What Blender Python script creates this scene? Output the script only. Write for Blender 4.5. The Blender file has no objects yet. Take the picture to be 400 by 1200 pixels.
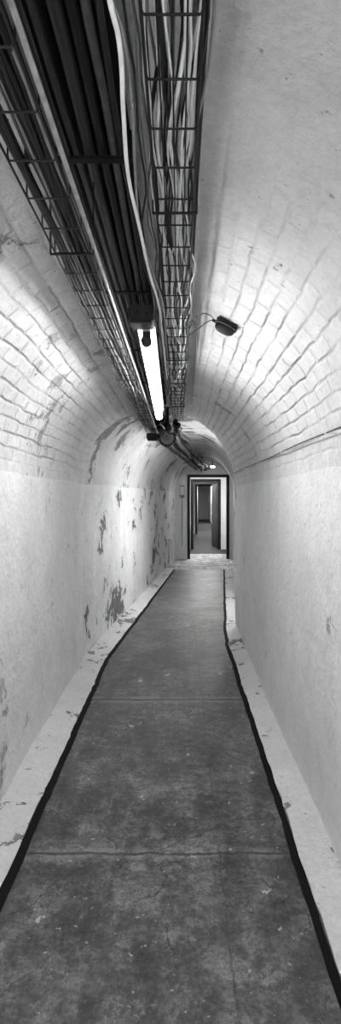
import bpy, bmesh, math, random
from mathutils import Vector, Matrix, noise
random.seed(7)
S = bpy.context.scene
C = S.collection
try:
    S.view_settings.view_transform = 'Standard'
    S.view_settings.look = 'None'
except Exception: pass
EYE = 1.5; F = 600.0

# ---------------------------------------------------------------- materials
def newmat(name):
    m = bpy.data.materials.new(name); m.use_nodes = True
    nt = m.node_tree; b = nt.nodes["Principled BSDF"]
    return m, nt, b
def N(nt, t, **kw):
    n = nt.nodes.new(t)
    for k, v in kw.items():
        if k in n.inputs: n.inputs[k].default_value = v
        else: setattr(n, k, v)
    return n
def L(nt, a, b): nt.links.new(a, b)
def math_n(nt, op, a, b=None, clamp=False):
    n = nt.nodes.new("ShaderNodeMath"); n.operation = op; n.use_clamp = clamp
    for i, v in enumerate((a, b)):
        if v is None: continue
        if isinstance(v, (int, float)): n.inputs[i].default_value = v
        else: nt.links.new(v, n.inputs[i])
    return n.outputs[0]
def ramp(nt, src, lo, hi, a=0.0, b=1.0):
    n = nt.nodes.new("ShaderNodeMapRange"); n.interpolation_type = 'SMOOTHSTEP'
    n.inputs[1].default_value = lo; n.inputs[2].default_value = hi
    n.inputs[3].default_value = a; n.inputs[4].default_value = b
    nt.links.new(src, n.inputs[0]); return n.outputs[0]
def mix(nt, fac, a, b):
    n = nt.nodes.new("ShaderNodeMix"); n.data_type = 'RGBA'
    if isinstance(fac, (int, float)): n.inputs[0].default_value = fac
    else: nt.links.new(fac, n.inputs[0])
    for idx, v in ((6, a), (7, b)):
        if isinstance(v, (int, float)): n.inputs[idx].default_value = (v, v, v, 1)
        else: nt.links.new(v, n.inputs[idx])
    return n.outputs[2]
def noise_n(nt, vec, scale, detail=6, rough=.6, dist=0):
    n = N(nt, "ShaderNodeTexNoise", Scale=scale, Detail=detail, Roughness=rough, Distortion=dist)
    nt.links.new(vec, n.inputs["Vector"]); return n.outputs["Fac"]

def plaster(name, base=.8, thr=.70, fscale=5.0, brick=0.0, rough_bump=.5, patch=.3, dirt=.12, dist=.03, big_w=.7):
    m, nt, b = newmat(name)
    tc = N(nt, "ShaderNodeTexCoord"); obj = tc.outputs["Object"]; uv = tc.outputs["UV"]
    sx = N(nt, "ShaderNodeSeparateXYZ"); L(nt, uv, sx.inputs[0])
    big = noise_n(nt, obj, 1.1, 4, .55)
    fn = noise_n(nt, obj, fscale, 10, .68, .3)
    fl = math_n(nt, 'ADD', fn, math_n(nt, 'MULTIPLY', math_n(nt, 'SUBTRACT', big, .5), big_w))
    if brick > 0:
        fl = math_n(nt, 'SUBTRACT', fl, ramp(nt, sx.outputs[1], 1.0, 1.3, 0.0, .06))
    flake = ramp(nt, fl, thr, thr + .018)
    d = ramp(nt, noise_n(nt, obj, 2.3, 9, .72), .3, .7, 1 - dirt, 1.0)
    d2 = ramp(nt, noise_n(nt, obj, .8, 4, .6), .35, .65, 1 - dirt, 1.0)
    d3 = ramp(nt, noise_n(nt, obj, 7, 9, .75), .35, .6, 1 - dirt * .8, 1.0)
    fine = ramp(nt, noise_n(nt, obj, 45, 6, .75), .3, .7, .88, 1.0)
    sp = ramp(nt, noise_n(nt, obj, 30, 4, .6), .67, .70, 1.0, .55)
    v = math_n(nt, 'MULTIPLY', math_n(nt, 'MULTIPLY', math_n(nt, 'MULTIPLY', d, d2), math_n(nt, 'MULTIPLY', fine, d3)), base)
    v = math_n(nt, 'MULTIPLY', v, sp)
    edge = math_n(nt, 'SUBTRACT', 1.0, ramp(nt, math_n(nt, 'ABSOLUTE', math_n(nt, 'SUBTRACT', fl, thr - .04)), 0, .007))
    v = math_n(nt, 'MULTIPLY', v, math_n(nt, 'SUBTRACT', 1.0, math_n(nt, 'MULTIPLY', edge, .25)))
    pv = ramp(nt, noise_n(nt, obj, 22, 6, .7), .3, .7, patch * .55, patch * 1.4)
    col = mix(nt, flake, v, pv)
    h1 = noise_n(nt, obj, 16, 10, .70)
    h2 = noise_n(nt, obj, 4, 5, .5)
    h = math_n(nt, 'ADD', math_n(nt, 'MULTIPLY', h1, .85 * rough_bump), math_n(nt, 'MULTIPLY', h2, 1.2 * rough_bump))
    h = math_n(nt, 'SUBTRACT', h, math_n(nt, 'MULTIPLY', flake, .15))
    if brick > 0:
        w = N(nt, "ShaderNodeTexNoise", Scale=7.0, Detail=5.0); L(nt, obj, w.inputs["Vector"])
        vm = N(nt, "ShaderNodeVectorMath", operation='SCALE'); L(nt, w.outputs["Color"], vm.inputs[0]); vm.inputs["Scale"].default_value = .030
        va = N(nt, "ShaderNodeVectorMath", operation='ADD'); L(nt, uv, va.inputs[0]); L(nt, vm.outputs[0], va.inputs[1])
        br = N(nt, "ShaderNodeTexBrick", Scale=1.0); L(nt, va.outputs[0], br.inputs["Vector"])
        br.inputs["Mortar Size"].default_value = .013; br.inputs["Mortar Smooth"].default_value = 1.0
        br.inputs["Brick Width"].default_value = .19; br.inputs["Row Height"].default_value = .068
        for i, c in (("Color1", .0), ("Color2", 1.0)): br.inputs[i].default_value = (c, c, c, 1)
        br.inputs["Mortar"].default_value = (.5, .5, .5, 1)
        yy = ramp(nt, sx.outputs[0], .9, 2.0)
        off = math_n(nt, 'ABSOLUTE', math_n(nt, 'SUBTRACT', sx.outputs[1], 1.186))
        crown = math_n(nt, 'MULTIPLY', ramp(nt, off, .15, .42), ramp(nt, off, 1.04, 1.18, 1.0, 0.0))
        patchy = ramp(nt, noise_n(nt, obj, 3.2, 6, .7), .34, .58, .3, 1)
        bm = math_n(nt, 'MULTIPLY', math_n(nt, 'MULTIPLY', yy, patchy), math_n(nt, 'MULTIPLY', crown, brick))
        bh = math_n(nt, 'SUBTRACT', math_n(nt, 'MULTIPLY', ramp(nt, br.outputs["Color"], 0, 1), .9), math_n(nt, 'MULTIPLY', br.outputs["Fac"], 1.1))
        h = math_n(nt, 'ADD', h, math_n(nt, 'MULTIPLY', bh, math_n(nt, 'MULTIPLY', bm, .34)))
        col = mix(nt, math_n(nt, 'MULTIPLY', math_n(nt, 'MULTIPLY', br.outputs["Fac"], bm), .13), col, .3)
        col = mix(nt, math_n(nt, 'MULTIPLY', ramp(nt, br.outputs["Color"], 0, 1), math_n(nt, 'MULTIPLY', bm, .20)), col, .45)
    bp = N(nt, "ShaderNodeBump", Strength=.9, Distance=dist); L(nt, h, bp.inputs["Height"])
    L(nt, bp.outputs[0], b.inputs["Normal"]); L(nt, col, b.inputs["Base Color"])
    b.inputs["Roughness"].default_value = .6
    b.inputs["Specular IOR Level"].default_value = .3
    return m

def floor_mat(name, base=.10, seams=True, gloss=.26):
    m, nt, b = newmat(name)
    tc = N(nt, "ShaderNodeTexCoord"); obj = tc.outputs["Object"]
    sx = N(nt, "ShaderNodeSeparateXYZ"); L(nt, obj, sx.inputs[0])
    a = noise_n(nt, obj, 1.8, 12, .74); c = noise_n(nt, obj, 7, 12, .82, .2); f = noise_n(nt, obj, 70, 4, .7)
    g = noise_n(nt, obj, 24, 8, .8)
    v = math_n(nt, 'MULTIPLY', ramp(nt, a, .37, .63, .58, 1.45), ramp(nt, c, .35, .65, .48, 1.6))
    v = math_n(nt, 'MULTIPLY', v, ramp(nt, f, .3, .7, .65, 1.35))
    v = math_n(nt, 'MULTIPLY', v, ramp(nt, g, .35, .65, .6, 1.4))
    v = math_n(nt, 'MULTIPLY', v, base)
    ring = noise_n(nt, obj, 7, 9, .70, .2)
    rg = math_n(nt, 'SUBTRACT', 1.0, ramp(nt, math_n(nt, 'ABSOLUTE', math_n(nt, 'SUBTRACT', ring, .55)), 0, .014))
    rg = math_n(nt, 'MULTIPLY', rg, ramp(nt, a, .42, .54))
    col = mix(nt, math_n(nt, 'MULTIPLY', rg, .75), v, base * 3.2)
    dk = ramp(nt, noise_n(nt, obj, 5.5, 12, .78), .545, .575)
    col = mix(nt, math_n(nt, 'MULTIPLY', dk, .6), col, base * .28)
    ws = ramp(nt, noise_n(nt, obj, 9, 10, .80), .60, .62)
    col = mix(nt, math_n(nt, 'MULTIPLY', ws, .65), col, base * 3.2)
    ws3 = ramp(nt, noise_n(nt, obj, 7.3, 5, .6), .67, .685)
    col = mix(nt, math_n(nt, 'MULTIPLY', ws3, .8), col, base * 6)
    ws2 = ramp(nt, noise_n(nt, obj, 30, 3, .6), .67, .70)
    col = mix(nt, math_n(nt, 'MULTIPLY', ws2, .7), col, base * 5)
    h = math_n(nt, 'ADD', math_n(nt, 'MULTIPLY', c, .9), math_n(nt, 'MULTIPLY', g, .5))
    if seams:
        for ang, sc in ((.5, 6.0), (-.9, 7.0), (1.5, 5.0)):
            mp = N(nt, "ShaderNodeMapping"); mp.inputs["Rotation"].default_value = (0, 0, ang); mp.inputs["Scale"].default_value = (sc * 9, sc * .35, 1)
            L(nt, obj, mp.inputs["Vector"])
            s = noise_n(nt, mp.outputs[0], 1.0, 2, .5)
            sc_m = math_n(nt, 'MULTIPLY', ramp(nt, s, .72, .75), ramp(nt, c, .45, .55))
            col = mix(nt, math_n(nt, 'MULTIPLY', sc_m, .5), col, base * 3)
        nz = N(nt, "ShaderNodeTexNoise", Scale=5.0, Detail=6.0); L(nt, obj, nz.inputs["Vector"])
        vs = N(nt, "ShaderNodeVectorMath", operation='SCALE'); L(nt, nz.outputs["Color"], vs.inputs[0]); vs.inputs["Scale"].default_value = .35
        va = N(nt, "ShaderNodeVectorMath", operation='ADD'); L(nt, obj, va.inputs[0]); L(nt, vs.outputs[0], va.inputs[1])
        vo = N(nt, "ShaderNodeTexVoronoi", Scale=1.3); vo.feature = 'DISTANCE_TO_EDGE'; L(nt, va.outputs[0], vo.inputs["Vector"])
        crack = math_n(nt, 'MULTIPLY', math_n(nt, 'SUBTRACT', 1.0, ramp(nt, vo.outputs["Distance"], .002, .007)), ramp(nt, a, .44, .52))
        col = mix(nt, math_n(nt, 'MULTIPLY', crack, .8), col, base * .2)
        wob = math_n(nt, 'MULTIPLY', math_n(nt, 'SUBTRACT', noise_n(nt, obj, 5, 9, .8), .5), .07)
        y = math_n(nt, 'ADD', sx.outputs[1], wob)
        t = math_n(nt, 'PINGPONG', math_n(nt, 'ADD', y, -.52 + 1.63 * 4), .815)
        wide = ramp(nt, sx.outputs[1], 2.4, 4.5, 1.0, 2.4)
        t = math_n(nt, 'DIVIDE', t, wide)
        brk = math_n(nt, 'MULTIPLY', ramp(nt, c, .38, .55, .4, 1), ramp(nt, sx.outputs[1], 4.3, 5.0, 1.0, .12))
        seam = math_n(nt, 'MULTIPLY', math_n(nt, 'SUBTRACT', 1.0, ramp(nt, t, .003, .012)), brk)
        seam_l = math_n(nt, 'MULTIPLY', math_n(nt, 'SUBTRACT', 1.0, ramp(nt, t, .010, .045)), ramp(nt, sx.outputs[1], 4.3, 5.0, 1.0, .12))
        x = math_n(nt, 'ADD', sx.outputs[0], math_n(nt, 'MULTIPLY', wob, .5))
        t2 = math_n(nt, 'ABSOLUTE', math_n(nt, 'SUBTRACT', x, .17))
        s2 = math_n(nt, 'MULTIPLY', math_n(nt, 'SUBTRACT', 1.0, ramp(nt, t2, .002, .006)), ramp(nt, a, .42, .58, .05, .6))
        col = mix(nt, math_n(nt, 'MULTIPLY', math_n(nt, 'MULTIPLY', seam_l, ramp(nt, c, .42, .55)), .6), col, base * 3)
        sm = math_n(nt, 'MAXIMUM', seam, s2)
        col = mix(nt, math_n(nt, 'MULTIPLY', sm, .85), col, base * .12)
        h = math_n(nt, 'SUBTRACT', h, math_n(nt, 'MULTIPLY', sm, .6))
    bp = N(nt, "ShaderNodeBump", Strength=.5, Distance=.010); L(nt, h, bp.inputs["Height"])
    L(nt, bp.outputs[0], b.inputs["Normal"]); L(nt, col, b.inputs["Base Color"])
    L(nt, ramp(nt, c, .3, .7, gloss, gloss + .25), b.inputs["Roughness"])
    return m

def simple(name, v, rough=.5, metal=0.0, var=.15, scale=30, spec=.5):
    m, nt, b = newmat(name)
    tc = N(nt, "ShaderNodeTexCoord")
    n = noise_n(nt, tc.outputs["Object"], scale, 5, .6)
    vv = ramp(nt, n, .3, .7, v * (1 - var), v * (1 + var))
    L(nt, vv, b.inputs["Base Color"]); b.inputs["Roughness"].default_value = rough
    b.inputs["Metallic"].default_value = metal; b.inputs["Specular IOR Level"].default_value = spec
    return m
def emit(name, s):
    m, nt, b = newmat(name)
    b.inputs["Base Color"].default_value = (.9, .9, .9, 1)
    tc = N(nt, "ShaderNodeTexCoord")
    n = noise_n(nt, tc.outputs["Object"], 3, 2, .5)
    L(nt, ramp(nt, n, 0, 1, s * .97, s * 1.03), b.inputs["Emission Strength"])
    b.inputs["Emission Color"].default_value = (1, 1, 1, 1)
    return m

M_wall = plaster("wall_plaster", .92, .68, 5, 0, .7, .42, .09, .034)
M_vault = plaster("vault_brick_paint", .87, .635, 6.5, 1.0, .6, .36, .14, .037)
M_wall_far = plaster("wall_plaster_flaking", .88, .595, 3.0, 0, .7, .13, .12, .03, .55)
M_vault_far = plaster("vault_plaster_flaking", .80, .59, 3.6, 0, .6, .20, .15)
M_white = plaster("wall_plain_plaster", .90, .9, 5, 0, .3, .4, .04, .02)
M_curb = plaster("curb_flaking_paint", .95, .60, 7, 0, .9, .24, .07)
M_floor = floor_mat("floor_worn_concrete", .090)
M_thresh = floor_mat("floor_pale_slab", .40, False, .5)
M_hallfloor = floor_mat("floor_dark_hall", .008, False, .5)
M_blackstrip = simple("black_rubber", .003, .8, 0, .4, 30, .2)
M_black = simple("black_cable_sheath", .005, .5, 0, .3, 30, .3)
M_dark = simple("dark_cable_sheath", .012, .5, 0, .3, 30, .35)
M_mid = simple("mid_grey_cable_sheath", .06, .5, 0, .3, 30, .35)
M_grey = simple("grey_cable_sheath", .20, .5, 0, .2)
M_whitec = simple("white_cable_sheath", .74, .45, 0, .12)
M_steelblk = simple("black_steel_wire", .006, .55, 0, .3, 30, .3)
M_steel = simple("galvanised_steel", .4, .4, .7, .25)
M_plate = simple("near_black_matte", .005, .7, 0, .5, 12, .2)
M_housing = simple("grey_enamel", .3, .45, 0, .1)
M_whitepl = simple("white_plastic", .78, .4, 0, .05)
M_darkbox = simple("black_plastic", .007, .6, 0, .3, 30, .3)
M_frame = simple("door_frame_black_paint", .006, .5, 0, .3, 30, .3)
M_tube = emit("tube_glow", 46.0)
M_tube2 = emit("rear_tube_glow", 42.0)
M_far = emit("faint_lamp_glow", 55.0)
M_side = emit("added_side_glow", 74.0)
M_rear = emit("added_rear_glow", 56.0)
M_hall = emit("added_hall_glow", 240.0)

# ---------------------------------------------------------------- mesh helpers
def finish(name, bm, mat, smooth=False, kind=None, parent=None, label=None, category=None, group=None):
    me = bpy.data.meshes.new(name); bm.to_mesh(me); bm.free()
    mats = mat if isinstance(mat, list) else [mat]
    for x in mats: me.materials.append(x)
    if smooth:
        for p in me.polygons: p.use_smooth = True
    o = bpy.data.objects.new(name, me); C.objects.link(o)
    if kind: o["kind"] = kind
    if parent: o.parent = parent
    if label: o["label"] = label
    if category: o["category"] = category
    if group: o["group"] = group
    return o
def add_box(bm, c, s, rot=None, bevel=0.0, seg=2):
    r = bmesh.ops.create_cube(bm, size=1.0); vs = r["verts"]
    bmesh.ops.scale(bm, vec=s, verts=vs)
    if bevel > 0:
        es = list({e for v in vs for e in v.link_edges})
        rr = bmesh.ops.bevel(bm, geom=es, offset=bevel, segments=seg, affect='EDGES', clamp_overlap=True)
        vs = list({v for f in rr["faces"] for v in f.verts} | {v for v in vs if v.is_valid})
    if rot: bmesh.ops.rotate(bm, cent=(0, 0, 0), matrix=rot, verts=vs)
    bmesh.ops.translate(bm, vec=c, verts=vs)
    return vs
def add_cyl(bm, a, b, r1, r2=None, seg=20):
    a = Vector(a); b = Vector(b); d = b - a
    q = Vector((0, 0, 1)).rotation_difference(d).to_matrix().to_4x4()
    m = Matrix.Translation((a + b) / 2) @ q
    return bmesh.ops.create_cone(bm, cap_ends=True, segments=seg, radius1=r1, radius2=r1 if r2 is None else r2, depth=d.length, matrix=m)["verts"]
def add_tube(bm, pts, r, sides=8, caps=True):
    pts = [Vector(p) for p in pts]; rings = []
    up = Vector((0, 0, 1)); n = None
    for i, p in enumerate(pts):
        t = (pts[min(i + 1, len(pts) - 1)] - pts[max(i - 1, 0)]).normalized()
        if n is None:
            ref = up if abs(t.z) < .9 else Vector((1, 0, 0)); n = t.cross(ref).normalized()
        else:
            n = (n - t * n.dot(t)).normalized()
        bn = t.cross(n)
        rings.append([bm.verts.new(p + (n * math.cos(k * 2 * math.pi / sides) + bn * math.sin(k * 2 * math.pi / sides)) * r) for k in range(sides)])
    for a, b in zip(rings, rings[1:]):
        for k in range(sides):
            bm.faces.new((a[k], a[(k + 1) % sides], b[(k + 1) % sides], b[k]))
    if caps:
        bm.faces.new(rings[0][::-1]); bm.faces.new(rings[-1])
def catmull(pts, n=8):
    P = [Vector(p) for p in pts]; P = [P[0] * 2 - P[1]] + P + [P[-1] * 2 - P[-2]]; out = []
    for i in range(1, len(P) - 2):
        for k in range(n):
            t = k / n; a, b, c, d = P[i - 1], P[i], P[i + 1], P[i + 2]
            out.append(.5 * ((2 * b) + (c - a) * t + (2 * a - 5 * b + 4 * c - d) * t * t + (3 * b - a - 3 * c + d) * t ** 3))
    out.append(P[-2]); return out
def cable(name, pts, r, mat, label, category="cable", group=None, sides=8, parent=None):
    bm = bmesh.new(); add_tube(bm, pts, r, sides)
    return finish(name, bm, mat, True, None, parent, label, category, group)
def lerp_poly(poly, y):
    if y <= poly[0][1]: return poly[0][0]
    for (x0, y0), (x1, y1) in zip(poly, poly[1:]):
        if y <= y1: return x0 + (x1 - x0) * (y - y0) / max(1e-9, y1 - y0)
    return poly[-1][0]

# ---------------------------------------------------------------- shell
SPR = 1.62; R = .755
stations = []
n1 = 56
for i in range(n1 + 1):
    t = i / n1
    yl = -2.2 + (4.6 + 2.2) * t; yr = -2.2 + (5.85 + 2.2) * t
    stations.append((-.867, yl, .643, yr, 0, 0))
stations.append((-.885, 4.615, .665, 5.87, .022, 1))
stations.append((-.885, 4.70, .800, 5.96, .032, 1))
n2 = 44
for i in range(1, n2 + 1):
    t = i / n2
    stations.append((-.885 + (-.09 + .885) * t, 4.70 + (12.3 - 4.70) * t, .800 + (1.30 - .800) * t, 5.96 + (12.3 - 5.96) * t, .032 * (1 - t), 1))
def disp(p, amp):
    n = noise.noise_vector(p * 1.7) * amp + noise.noise_vector(p * 5.0) * amp * .45
    return Vector((p.x + n.x, p.y, p.z + n.z))
def shell(name, profile, mats, amp=.015):
    bm = bmesh.new(); uvl = bm.loops.layers.uv.new("UVMap"); rows = []
    for st in stations:
        row = []
        for p, v in profile(st):
            q = disp(p, amp); row.append((bm.verts.new(q), p.y, v))
        rows.append((row, st[5]))
    for (a, ma), (b, mb) in zip(rows, rows[1:]):
        for k in range(len(a) - 1):
            q = (a[k], b[k], b[k + 1], a[k + 1])
            f = bm.faces.new([w[0] for w in q]); f.material_index = mb
            for lp, w in zip(f.loops, q): lp[uvl].uv = (w[1], w[2])
    return finish(name, bm, mats, True, "structure")
NA = 40
def prof_vault(st):
    xl, yl, xr, yr, e, m = st; out = []
    for k in range(NA + 1):
        th = math.pi * (1 - k / NA)
        s = (1 + math.cos(th)) / 2
        out.append((Vector((xl + (xr - xl) * s, yl + (yr - yl) * s, SPR + (R + e) * math.sin(th))), (math.pi - th) * R))
    return out
def prof_left(st):
    return [(Vector((st[0], st[1], SPR * k / 16)), SPR * k / 16) for k in range(17)]
def prof_right(st):
    return [(Vector((st[2], st[3], SPR * (1 - k / 16))), SPR * k / 16) for k in range(17)]
shell("ceiling", prof_vault, [M_vault, M_vault_far])
shell("wall_left", prof_left, [M_wall, M_wall_far])
shell("wall_right", prof_right, [M_wall, M_wall_far])

def box_obj(name, c, s, mat, bevel=0, **kw):
    bm = bmesh.new(); add_box(bm, c, s, None, bevel); return finish(name, bm, mat, **kw)
def slab(name, x0, x1, y0, y1, z0, z1, mat, **kw):
    return box_obj(name, ((x0 + x1) / 2, (y0 + y1) / 2, (z0 + z1) / 2), (x1 - x0, y1 - y0, z1 - z0), mat, **kw)
slab("wall_rear", -1.0, .8, -2.35, -2.2, -.02, 2.5, M_white, kind="structure")
DX0, DX1, DZ = .20, 1.21, 2.03
bm = bmesh.new()
for x0, x1, z0, z1 in ((-.35, DX0, 0, 2.5), (DX1, 1.5, 0, 2.5), (DX0, DX1, DZ, 2.5)):
    add_box(bm, ((x0 + x1) / 2, 12.4, (z0 + z1) / 2), (x1 - x0, .2, z1 - z0))
finish("wall_end", bm, M_white, kind="structure")

# floor
L_in = [(-.645, -2.2), (-.645, 4.75), (-.608, 5.1), (-.08, 10.5)]
L_out = [(-.682, -2.2), (-.682, 4.7), (-.647, 5.05), (-.11, 10.5)]
R_in = [(.470, -2.2), (.470, 5.2), (.490, 5.6), (.91, 10.5)]
R_out = [(.504, -2.2), (.504, 5.2), (.524, 5.6), (.94, 10.5)]
WL = [(-.88, -2.2), (-.89, 4.6), (-.27, 10.5), (-.11, 12.3)]
WR = [(.655, -2.2), (.655, 5.85), (.81, 5.97), (1.17, 10.5), (1.32, 12.3)]
def strip(name, A, B, z, y0, y1, mat, z2=None, n=200, wob=0.0, **kw):
    bm = bmesh.new(); rows = []
    z2 = z if z2 is None else z2
    for i in range(n + 1):
        y = y0 + (y1 - y0) * i / n
        a, b = lerp_poly(A, y), lerp_poly(B, y)
        wa = (noise.noise(Vector((a * 3, y * 3.1, 0))) + .8 * noise.noise(Vector((a * 3, y * 13.1, 0)))) * wob
        wb = (noise.noise(Vector((b * 3, y * 2.7, 5))) + .8 * noise.noise(Vector((b * 3, y * 12.7, 5)))) * wob
        rows.append([bm.verts.new((a + wa, y, -.03)), bm.verts.new((a + wa, y, z)), bm.verts.new((b + wb, y, z2)), bm.verts.new((b + wb, y, -.03))])
    for a, b in zip(rows, rows[1:]):
        for k in range(len(a) - 1): bm.faces.new((a[k], a[k + 1], b[k + 1], b[k]))
    bmesh.ops.recalc_face_normals(bm, faces=bm.faces)
    return finish(name, bm, mat, kind="structure", **kw)
bm = bmesh.new()
def frow(A, B, ys):
    return [(bm.verts.new((lerp_poly(A, y), y, 0)), bm.verts.new((lerp_poly(B, y), y, 0))) for y in ys]
def fquads(rows, mi):
    for a, b in zip(rows, rows[1:]):
        f = bm.faces.new((a[0], a[1], b[1], b[0])); f.material_index = mi
fquads(frow([(-1.0, -2.4), (-1.0, 4.6), (-.35, 10.5)], [(.9, -2.4), (.9, 5.85), (1.25, 10.5)], [-2.4, 4.6, 5.85, 10.5]), 0)
fquads(frow([(-.35, 10.5), (-.2, 12.3), (.2, 13.4)], [(1.25, 10.5), (1.5, 12.3), (1.5, 13.4)], [10.5, 12.3, 13.4]), 1)
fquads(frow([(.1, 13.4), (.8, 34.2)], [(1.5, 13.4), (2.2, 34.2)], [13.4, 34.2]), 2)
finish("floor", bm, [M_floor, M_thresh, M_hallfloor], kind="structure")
strip("trim_1", L_in, L_out, .006, -2.2, 10.5, M_blackstrip, .010, wob=.008)
strip("trim_2", R_in, R_out, .006, -2.2, 10.5, M_blackstrip, .010, wob=.008)
strip("baseboard_left", L_out, WL, .012, -2.2, 10.6, M_curb, .035, wob=.012)
strip("baseboard_right", R_out, WR, .012, -2.2, 10.6, M_curb, .035, wob=.012)

# hall beyond
HL = [(.12, 12.5), (1.32, 34)]; HR = [(1.28, 12.5), (1.98, 34)]
def hwall(name, P, t):
    bm = bmesh.new()
    (x0, y0), (x1, y1) = P
    v = [bm.verts.new(p) for p in ((x0, y0, 0), (x1, y1, 0), (x1, y1, 2.25), (x0, y0, 2.25), (x0 + t, y0, 0), (x1 + t, y1, 0), (x1 + t, y1, 2.25), (x0 + t, y0, 2.25))]
    for q in ((0, 1, 2, 3), (5, 4, 7, 6), (4, 0, 3, 7), (1, 5, 6, 2), (3, 2, 6, 7), (4, 5, 1, 0)): bm.faces.new([v[k] for k in q])
    bmesh.ops.recalc_face_normals(bm, faces=bm.faces)
    finish(name, bm, M_white, kind="structure")
hwall("wall_hall_left", HL, -.15); hwall("wall_hall_right", HR, .15)
slab("ceiling_hall", 0, 2.2, 12.5, 34, 2.2, 2.3, M_white, kind="structure")
slab("wall_hall_end", 1.0, 2.2, 34, 34.15, 0, 2.25, M_white, kind="structure")

def door_frame(name, x0, x1, y, z, w, dep):
    bm = bmesh.new()
    add_box(bm, (x0 + w / 2, y, z / 2), (w, dep, z), None, .004)
    add_box(bm, (x1 - w / 2, y, z / 2), (w, dep, z), None, .004)
    add_box(bm, ((x0 + x1) / 2, y, z - w / 2), (x1 - x0 - 2 * w, dep, w), None, .004)
    return finish(name, bm, M_frame, kind="structure")
def leaf(parent, hinge, ang, w, z, mat):
    bm = bmesh.new()
    add_box(bm, (w / 2, 0, z / 2), (w, .04, z - .02), None, .004)
    for zc, hh in ((z * .28, z * .36), (z * .72, z * .36)):
        for s in (-1, 1):
            add_box(bm, (w / 2, s * .022, zc), (w * .7, .008, hh), None, .003)
    bmesh.ops.rotate(bm, cent=(0, 0, 0), matrix=Matrix.Rotation(ang, 3, 'Z'), verts=bm.verts)
    bmesh.ops.translate(bm, vec=hinge, verts=bm.verts)
    finish("door_leaf", bm, mat, parent=parent)
    bm = bmesh.new()
    for s in (-1, 1):
        add_cyl(bm, (w - .07, s * .02, z * .5), (w - .07, s * .06, z * .5), .01)
        add_cyl(bm, (w - .07, s * .06, z * .5), (w - .18, s * .06, z * .5), .008)
    bmesh.ops.rotate(bm, cent=(0, 0, 0), matrix=Matrix.Rotation(ang, 3, 'Z'), verts=bm.verts)
    bmesh.ops.translate(bm, vec=hinge, verts=bm.verts)
    finish("handle", bm, M_steel, parent=parent)
def hx(P, y):
    (x0, y0), (x1, y1) = P
    return x0 + (x1 - x0) * (y - y0) / (y1 - y0)
d1 = door_frame("door_1", DX0, DX1, 12.36, DZ, .065, .16)
frames = [(14.6, .09, .16), (20.5, .08, .10)]
for k, (y, ml, mr) in enumerate(frames):
    a, b = hx(HL, y), hx(HR, y); x0, x1 = a + ml, b - mr
    d = door_frame("door_%d" % (k + 2), x0, x1, y, 2.0, .08, .12)
    if k == 0: leaf(d, (x1 - .07, y + .1, .01), math.radians(99), .72, 1.88, M_frame)
    bm = bmesh.new()
    add_box(bm, ((a - .05 + x0) / 2, y, 1.125), (x0 - a + .05, .1, 2.25)); add_box(bm, ((b + .05 + x1) / 2, y, 1.125), (b + .05 - x1, .1, 2.25))
    add_box(bm, ((x0 + x1) / 2, y, 2.125), (x1 - x0, .1, .25))
    finish("trim_%d" % (k + 3), bm, M_white, kind="structure")

# ---------------------------------------------------------------- services
def bendx(y, x0, squeeze=1.0):
    k2 = max(0.0, min(1.0, (y - 4.2) / 1.6)); k2 = k2 * k2 * (3 - 2 * k2)
    cx = -.11 + (max(0, y - 5.2) * .1 if y > 5.6 else max(0, y - 4.8) ** 2 * .0625)
    sx = 1 + (squeeze - 1) * k2
    return cx + (x0 + .11) * sx
def run(x0, z0, y0, y1, wob, squeeze=.5, seed=0, step=.12, zfar=None):
    pts = []; n = int((y1 - y0) / step)
    for i in range(n + 1):
        y = y0 + (y1 - y0) * i / n
        wx = noise.noise(Vector((seed * 7.3, y * 1.7, 0))) * wob + noise.noise(Vector((seed * 3.3, y * 4.5, 9))) * wob * .5
        wz = noise.noise(Vector((seed * 5.1, y * 2.1, 4))) * wob * .5
        k = max(0, min(1, (y - 4.2) / 1.6)); z = z0 + ((zfar if zfar is not None else z0) - z0) * k * k * (3 - 2 * k)
        pts.append((bendx(y, x0, squeeze) + wx, y, z + wz))
    return pts
Y0 = -2.15; YF = 12.29

bm = bmesh.new()
rows = []
for i in range(28):
    y = -2.15 + i * .25
    if y > 4.65: break
    rows.append([bm.verts.new(p) for p in ((-.34, y, 2.318), (-.335, y, 2.300), (-.112, y, 2.325), (-.112, y, 2.342))])
for a, b in zip(rows, rows[1:]):
    for k in range(4): bm.faces.new((a[k], a[(k + 1) % 4], b[(k + 1) % 4], b[k]))
bm.faces.new(rows[0]); bm.faces.new(rows[-1][::-1])
bmesh.ops.recalc_face_normals(bm, faces=bm.faces)
finish("dark_recess_sheet", bm, M_plate, label="long near-black sheet under the vault crown behind the cables", category="cable tray")  # near-black sheet covering the dark recess behind the cables

xs = [-.325, -.297, -.264, -.232, -.203, -.174, -.150, -.128]
for i, x in enumerate(xs):
    r = [.008, .010, .0145, .0085, .013, .010, .0085, .0065][i]
    cable("power_cable", run(x, 2.278, Y0, YF if i % 2 else 5.2, .008, .5, i, .15, 2.24 - .014 * (i % 3)), r, [M_dark, M_black, M_mid, M_dark, M_dark, M_black, M_mid, M_dark][i],
          "thick black sheathed power cable running along the vault crown", group="black power cables along the crown", sides=10)
for i, (x, z, r) in enumerate([(-.255, 2.145, .028), (-.175, 2.110, .028), (-.095, 2.125, .030), (-.020, 2.160, .024), (-.205, 2.195, .024), (-.060, 2.215, .024), (-.135, 2.170, .026)]):
    cable("power_cable", run(x, z, 4.50 + .06 * i, YF, .035, 1.2, 150 + i, .15, z + .01), r, [M_black, M_black, M_dark][i % 3],
          "heavy dark power cable leaving the tray and following the bend", group="heavy cables past the tray end", sides=10)
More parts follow.
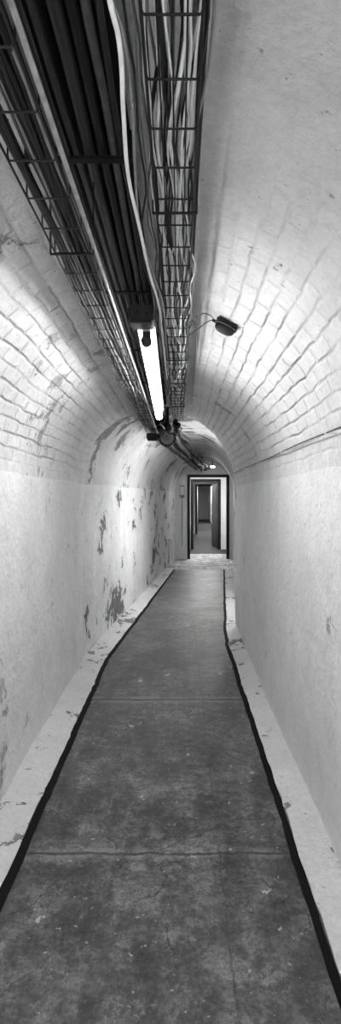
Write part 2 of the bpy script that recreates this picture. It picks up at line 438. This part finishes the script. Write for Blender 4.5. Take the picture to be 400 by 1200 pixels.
def saddle(y):
    bm = bmesh.new()
    add_box(bm, (-.225, y, 2.257), (.235, .022, .006), None, .002)
    add_box(bm, (-.342, y, 2.275), (.006, .022, .042)); add_box(bm, (-.108, y, 2.285), (.006, .022, .062))
    return finish("cable_clamp", bm, M_plate, label="dark flat steel clamp strapping thick cables to the vault", category="clamp", group="cable clamps")
c0 = saddle(0)
c0.location.y = .40
for y in (1.15, 1.9, 2.65, 3.4, 4.15):
    o = c0.copy(); C.objects.link(o); o.location.y = y

def basket(x0, x1, zb, zt, y0, y1, label, r=.0026, pitch=.115, nb=3, ph=0.0):
    bm = bmesh.new()
    longs = [(x0, zb, r * 1.4), (x0, zt, r * 1.5), (x1, zb, r * 1.4), (x1, zt, r * 1.5)]
    for k in range(1, nb + 1): longs.append((x0 + (x1 - x0) * k / (nb + 1), zb, r * .8))
    longs.append((x0, (zb + zt) / 2, r * .8)); longs.append((x1, (zb + zt) / 2, r * .8))
    for x, z, rr in longs:
        add_tube(bm, run(x, z, y0, y1, 0.0, 1.0, 0, .4), rr, 6)
    y = y0 + ph
    while y < y1:
        a, b = bendx(y, x0, 1), bendx(y, x1, 1)
        add_tube(bm, [(a, y, zt + .006), (a, y, zb + .006), (a + .004, y, zb - .003), (b - .004, y, zb - .003), (b, y, zb + .006), (b, y, zt + .006)], r, 6)
        y += pitch
    o = finish("cable_tray", bm, M_steelblk, True, label=label, category="cable tray")
    for y in (-1.4, -.1, 1.25, 2.6, 3.95):
        bm = bmesh.new()
        a, b = bendx(y, x0, 1) - .006, bendx(y, x1, 1) + .006
        top_a = SPR + math.sqrt(max(0, R * R - (a + .11) ** 2)); top_b = SPR + math.sqrt(max(0, R * R - (b + .11) ** 2))
        add_box(bm, ((a + b) / 2, y, zb - .008), (b - a + .008, .008, .004), None, .001)
        add_box(bm, (a - .003, y, (zb - .009 + top_a) / 2), (.003, .008, top_a - zb + .009))
        add_box(bm, (b + .003, y, (zb - .009 + top_b) / 2), (.003, .008, top_b - zb + .009))
        finish("hanger_bracket", bm, M_steelblk, parent=o)
    return o
basket(-.305, -.218, 2.10, 2.165, -2.1, 4.9, "black wire basket tray full of cables beside the fluorescent lamp", r=.0018, nb=3, ph=.02)
basket(-.055, .035, 2.20, 2.262, -2.1, 4.7, "narrow black wire basket tray with loose white cables", r=.0020, nb=3, ph=.08)

specs = [(-.294, 2.110, .0055, M_dark), (-.282, 2.111, .006, M_black), (-.269, 2.110, .0045, M_grey), (-.258, 2.112, .006, M_black), (-.246, 2.110, .0045, M_dark),
         (-.235, 2.111, .0055, M_black), (-.226, 2.110, .004, M_grey), (-.288, 2.124, .006, M_black), (-.262, 2.125, .006, M_dark), (-.238, 2.124, .006, M_black),
         (-.275, 2.138, .006, M_black), (-.250, 2.138, .005, M_dark), (-.297, 2.140, .004, M_mid)]
nm = {M_dark.name: "dark grey", M_grey.name: "light grey", M_black.name: "black", M_whitec.name: "white", M_mid.name: "grey"}
for i, (x, z, r, m) in enumerate(specs):
    cable("electrical_cable", run(x, z, Y0, 4.9 if i % 2 else YF, .014, .35, 20 + i, .10, 2.2), r, m,
          nm[m.name] + " cable lying in the wide wire basket tray", group="cables in the wide basket tray")
cable("conduit_pipe", run(-.206, 2.105, Y0, 4.8, .001, 1, 40, .3), .0050, M_steel, "thin galvanised conduit pipe beside the wide basket tray", "pipe", sides=12)
random.seed(3)
for i in range(24):
    x = -.045 + .0032 * i; m = [M_whitec, M_dark, M_whitec, M_grey, M_black, M_whitec, M_mid, M_dark][i % 8]
    zz = 2.210 + .011 * (i % 4)
    if m in (M_black, M_mid): zz += .022
    cable("electrical_cable", run(x, zz, Y0, 4.7 if i % 3 else YF, random.choice([.018, .030, .040, .050]), .5, 60 + i, .06), random.choice([.0018, .0024, .0030, .0040]), m,
          nm[m.name] + " cable loosely laid in the narrow basket tray", group="cables in the narrow basket tray")
for i, (x, z, w) in enumerate([(-.062, 2.225, .03), (.045, 2.235, .022), (-.080, 2.26, .03), (-.072, 2.21, .04), (-.088, 2.23, .03)]):
    m = [M_whitec, M_grey, M_grey, M_mid, M_dark][i]
    cable("electrical_cable", run(x, z, Y0, 4.6, w, .6, 130 + i, .07), .0024, m, nm[m.name] + " loose strand straying beside the narrow tray", group="loose strands")
cable("conduit_pipe", run(-.066, 2.290, Y0, 4.7, .001, .6, 80, .3), .008, M_housing, "pale grey painted conduit pipe running between the trays", "pipe", sides=14)
cable("conduit_pipe", run(.044, 2.280, Y0, 4.7, .001, .6, 81, .3), .005, M_steelblk, "black conduit pipe running beside the narrow tray", "pipe", sides=14)
wv = [(-.09, -2.1, 2.14), (-.10, -1, 2.11), (-.088, 0, 2.10), (-.086, .55, 2.10), (-.079, .68, 2.10), (-.087, .80, 2.10), (-.095, .96, 2.10), (-.088, 1.15, 2.10), (-.08, 1.37, 2.10), (-.064, 1.66, 2.11), (-.07, 2.2, 2.17), (-.07, 3, 2.19)]
cable("electrical_cable", catmull(wv), .0036, M_whitec, "loose wavy white cable hanging between the trays", group="hanging cables")
wv2 = [(x + .009 * math.sin(y * 9) + .006, y, z + .012) for x, y, z in wv]
cable("electrical_cable", catmull(wv2), .0026, M_grey, "loose wavy grey cable twisted around a white one", group="hanging cables")

# ---------------------------------------------------------------- fluorescent lamp
def fluoro(y0, y1, x0, x1, zt, label, tmat):
    root = bpy.data.objects.new("fluorescent_lamp", None); C.objects.link(root)
    root.location = ((x0 + x1) / 2, y0, zt); root["label"] = label; root["category"] = "lamp"
    root["group"] = "fluorescent ceiling lamps"
    inv = Matrix.Translation(-root.location)
    def part(n, bm, mat, sm=False, lb=None):
        bmesh.ops.transform(bm, matrix=inv, verts=bm.verts); return finish(n, bm, mat, sm, parent=root, label=lb)
    def P(t, dx=0, dz=0): return Vector((x0 + (x1 - x0) * t + dx, y0 + (y1 - y0) * t, zt + dz))
    bm = bmesh.new(); a, b = P(0), P(1)
    add_cyl(bm, a, b, .0205, seg=24); part("tube", bm, tmat, True, "glowing white fluorescent tube")
    bm = bmesh.new()
    m = (a + b) / 2; rot = Matrix.Rotation(-math.atan2(x1 - x0, y1 - y0), 3, 'Z')
    add_box(bm, m + Vector((0, 0, .047)), (.058, (b - a).length + .1, .035), rot, .006)
    part("housing", bm, M_housing)
    for t, s in ((0, -1), (1, 1)):
        bm = bmesh.new(); p = P(t)
        add_cyl(bm, p + Vector((0, s * .016, 0)), p - Vector((0, s * .010, 0)), .018, seg=20)
        add_box(bm, p + Vector((0, s * .008, .03)), (.026, .022, .05), None, .004)
        part("end_cap", bm, M_darkbox, False, "dark lamp holder cap")
    bm = bmesh.new(); p = P(0)
    add_box(bm, p + Vector((-.010, -.090, .050)), (.078, .075, .055), None, .008)
    add_cyl(bm, p + Vector((-.030, -.12, .055)), p + Vector((-.030, -.15, .055)), .009)
    add_cyl(bm, p + Vector((.010, -.12, .055)), p + Vector((.010, -.145, .055)), .010)
    part("wiring_box", bm, M_darkbox, False, "dark wiring box at the lamp end")
    for t in (.12, .86):
        bm = bmesh.new(); p = P(t)
        for s in (-1, 1): add_box(bm, p + Vector((s * .032, 0, .2)), (.004, .014, .27))
        add_box(bm, p + Vector((0, 0, .068)), (.066, .02, .005)); part("hanger", bm, M_steelblk)
    return root
fluoro(1.66, 3.19, -.105, -.124, 2.0, "long glowing fluorescent lamp hung below the cable trays", M_tube)
fluoro(-1.9, -.7, -.11, -.11, 2.0, "long glowing fluorescent lamp hung below the cable trays", M_tube2)

# ---------------------------------------------------------------- bulkhead on vault
ang = math.radians(26.5)
root = bpy.data.objects.new("bulkhead_light", None); C.objects.link(root)
root.location = (.220, 2.32, 2.287); root.rotation_euler = (0, ang, 0)
root["label"] = "small black rounded bulkhead lamp fixed to the vault"; root["category"] = "lamp"
bm = bmesh.new(); add_box(bm, (0, 0, -.006), (.104, .070, .014), None, .006, 3)
finish("body", bm, M_darkbox, parent=root)
bm = bmesh.new(); r = bmesh.ops.create_uvsphere(bm, u_segments=32, v_segments=16, radius=1.0)
for v in bm.verts:
    p = v.co
    f = (abs(p.x) ** 2.7 + abs(p.y) ** 2.7 + abs(p.z) ** 2.7) ** (-1 / 2.7)
    v.co = Vector((p.x * f * .048, p.y * f * .031, p.z * f * .028 - .024))
finish("cover", bm, M_darkbox, True, parent=root)
bm = bmesh.new()
add_tube(bm, [(.051 * math.cos(t), .034 * math.sin(t), -.020) for t in [2 * math.pi * j / 36 for j in range(37)]], .0035, 8)
finish("rim", bm, M_mid, True, parent=root, label="grey rim ring")
bm = bmesh.new(); add_cyl(bm, (-.044, 0, -.018), (-.068, 0, -.018), .008, .006)
finish("cable_gland", bm, M_darkbox, True, parent=root)
cable("electrical_cable", catmull([(.028, 2.20, 2.225), (.05, 2.20, 2.25), (.085, 2.22, 2.285), (.115, 2.27, 2.312), (.140, 2.31, 2.318), (.157, 2.32, 2.306)]), .0028, M_grey, "grey cable curving to the black bulkhead lamp", group="vault cables")
cable("electrical_cable", catmull([(.035, 2.28, 2.225), (.06, 2.29, 2.275), (.085, 2.35, 2.325), (.09, 2.8, 2.325), (.10, 3.4, 2.325), (.105, 4.0, 2.325), (.11, 4.5, 2.315)]), .003, M_grey, "thin grey cable clipped along the vault", group="vault cables")
cable("electrical_cable", catmull([(.032, 2.32, 2.22), (.070, 2.325, 2.25), (.105, 2.33, 2.278), (.135, 2.33, 2.298), (.157, 2.322, 2.303)]), .0024, M_mid, "thin dark cable curving to the black bulkhead lamp", group="vault cables")

# ---------------------------------------------------------------- round siren
root = bpy.data.objects.new("alarm_siren", None); C.objects.link(root)
root.location = (-.112, 4.90, 2.06); root["label"] = "round grey alarm siren hanging at the end of the trays"; root["category"] = "siren"
bm = bmesh.new(); add_cyl(bm, (0, -.02, 0), (0, .07, .0), .084, .06, 32); finish("body", bm, M_darkbox, True, parent=root)
bm = bmesh.new()
add_tube(bm, [(.078 * math.cos(t), -.024, .078 * math.sin(t)) for t in [2 * math.pi * j / 40 for j in range(41)]], .008, 8)
finish("rim", bm, M_mid, True, parent=root)
bm = bmesh.new(); add_cyl(bm, (0, -.02, 0), (0, -.028, 0), .070, .058, 32); add_cyl(bm, (0, -.028, 0), (0, -.045, 0), .024, .012, 24)
add_tube(bm, [(.04 * math.cos(t), -.031, .04 * math.sin(t)) for t in [2 * math.pi * j / 32 for j in range(33)]], .004, 6)
finish("horn", bm, M_housing, True, parent=root, label="pale grey front cone")
bm = bmesh.new(); add_box(bm, (0, .03, .16), (.03, .02, .28)); add_box(bm, (0, .03, .296), (.09, .05, .01)); add_box(bm, (-.085, .04, .02), (.03, .05, .04), None, .004)
finish("mounting_bracket", bm, M_steelblk, parent=root)
bm = bmesh.new(); add_box(bm, (0, 0, 0), (.10, .12, .06), None, .008); add_box(bm, (0, -.002, -.032), (.09, .11, .010), None, .003)
o = finish("junction_box", bm, M_darkbox, label="dark junction box at the end of the trays", category="electrical box"); o.location = (-.25, 4.78, 2.06)
bm = bmesh.new(); add_cyl(bm, (.05, .02, 0), (.068, .02, 0), .010); finish("cable_gland", bm, M_dark, True, parent=o)

# ---------------------------------------------------------------- wall cable
cp = [(.606, y, 1.762 + .004 * math.sin(y * 3)) for y in [-2.1 + .3 * i for i in range(27)]]
cable("electrical_cable", catmull(cp, 3), .0036, M_mid, "thin dark cable clipped along the base of the vault", group="wall cables")
bm = bmesh.new(); add_box(bm, (0, 0, 0), (.036, .010, .014), None, .003); add_cyl(bm, (-.024, 0, -.003), (-.014, 0, -.003), .0025, seg=8)
k0 = finish("cable_clip", bm, M_whitepl, label="small white clip holding the wall cable", category="clip", group="wall cable clips")
k0.location = (.619, 1.2, 1.762)
for y in (2.1, 3.0, 3.9, 4.8):
    o = k0.copy(); C.objects.link(o); o.location = (.619, y, 1.762)

# ---------------------------------------------------------------- other lamps
def small_lamp(loc, rot, mat, label, ln=.4, rod=0.005, w=.12, name="ceiling_lamp", group="small ceiling lamps"):
    root = bpy.data.objects.new(name, None); C.objects.link(root); root.location = loc
    root.rotation_euler = rot
    root["label"] = label; root["category"] = "lamp"; root["group"] = group
    bm = bmesh.new(); add_box(bm, (0, 0, -.012), (w + .02, ln, .024), None, .005); finish("base", bm, M_whitepl, parent=root)
    bm = bmesh.new(); add_box(bm, (0, 0, -.034), (w, ln - .04, .024), None, .010); finish("diffuser", bm, mat, True, parent=root, label="glowing white diffuser")
    for s in (-1, 1):
        bm = bmesh.new(); add_cyl(bm, (0, s * ln * .38, 0), (0, s * ln * .38, rod), .006); finish("rod", bm, M_steelblk, parent=root)
small_lamp((.74, 11.3, 2.19), (0, 0, -.1), M_far, "small glowing lamp under the vault near the doorway", .25, .10, .09)
small_lamp((.70, 13.2, 2.195), (0, 0, 0), M_hall, "small lamp added on the flat ceiling to brighten the hall")  # hall lamps added above the sightline to brighten the view through the doorway
small_lamp((.85, 16.6, 2.195), (0, 0, 0), M_hall, "small lamp added on the flat ceiling to brighten the hall")
small_lamp((1.15, 22.5, 2.195), (0, 0, 0), M_hall, "small lamp added on the flat ceiling to brighten the hall")
small_lamp((1.4, 28.5, 2.195), (0, 0, 0), M_hall, "small lamp added on the flat ceiling to brighten the hall")
def wallx(y): return .800 + .50 * (y - 5.96) / 6.34
for z in (1.6, 1.2):
    small_lamp((wallx(6.55) - .018, 6.55, z), (0, math.pi / 2, -.079), M_side, "slim batten lamp added out of view to brighten the section past the bend", .80, .014, .09, "added_wall_lamp", "added batten lamps")  # added lamps tucked behind the wall step, brighten the far section
for x, ry, z in ((-.845, -math.pi / 2, .8), (.62, math.pi / 2, .8)):
    small_lamp((x, -1.1, z), (0, ry, 0), M_rear, "slim batten lamp added unseen behind the camera to light the near walls", 1.5, .03, .12, "added_wall_lamp", "added batten lamps")  # unseen lamps added behind the camera to even out near walls and floor

bm = bmesh.new(); add_box(bm, (0, 0, 0), (.11, .06, .30), None, .008)
o = finish("electrical_box", bm, M_grey, label="electrical box with pale cover beside the doorway", category="electrical box"); o.location = (.075, 12.27, 1.62)
bm = bmesh.new(); add_box(bm, (0, -.033, .02), (.09, .012, .2), None, .003); finish("cover", bm, M_whitepl, parent=o)
bm = bmesh.new(); add_cyl(bm, (0, -.01, -.15), (0, -.01, -1.3), .008); finish("conduit", bm, M_grey, True, parent=o)
bm = bmesh.new()
add_box(bm, (0, 0, 0), (.02, .56, .52))
o = finish("vent_grille", bm, M_darkbox, label="pale slatted vent grille low on the wall", category="vent")
bm = bmesh.new()
for s in (-1, 1): add_box(bm, (.012, s * .27, 0), (.02, .03, .54)); add_box(bm, (.012, 0, s * .255), (.02, .56, .03))
finish("frame", bm, M_whitepl, parent=o)
bm = bmesh.new()
for k in range(11): add_box(bm, (.014, 0, -.21 + k * .042), (.012, .51, .02), Matrix.Rotation(.5, 3, 'Y'))
finish("slats", bm, M_whitepl, parent=o)
o.location = (-.185, 11.3, .33); o.rotation_euler = (0, 0, -math.atan2(.786, 7.6))

# ---------------------------------------------------------------- camera + world
w = bpy.data.worlds.new("world"); S.world = w; w.use_nodes = True
w.node_tree.nodes["Background"].inputs[0].default_value = (.02, .02, .02, 1)
cam = bpy.data.cameras.new("camera"); co = bpy.data.objects.new("camera", cam); C.objects.link(co)
co.location = (0, 0, EYE); co.rotation_euler = (math.pi / 2, 0, 0)
cam.sensor_width = 36; cam.lens = 18; cam.clip_start = .02
cam.shift_x = -10 / 1200; cam.shift_y = -18 / 1200
S.camera = co
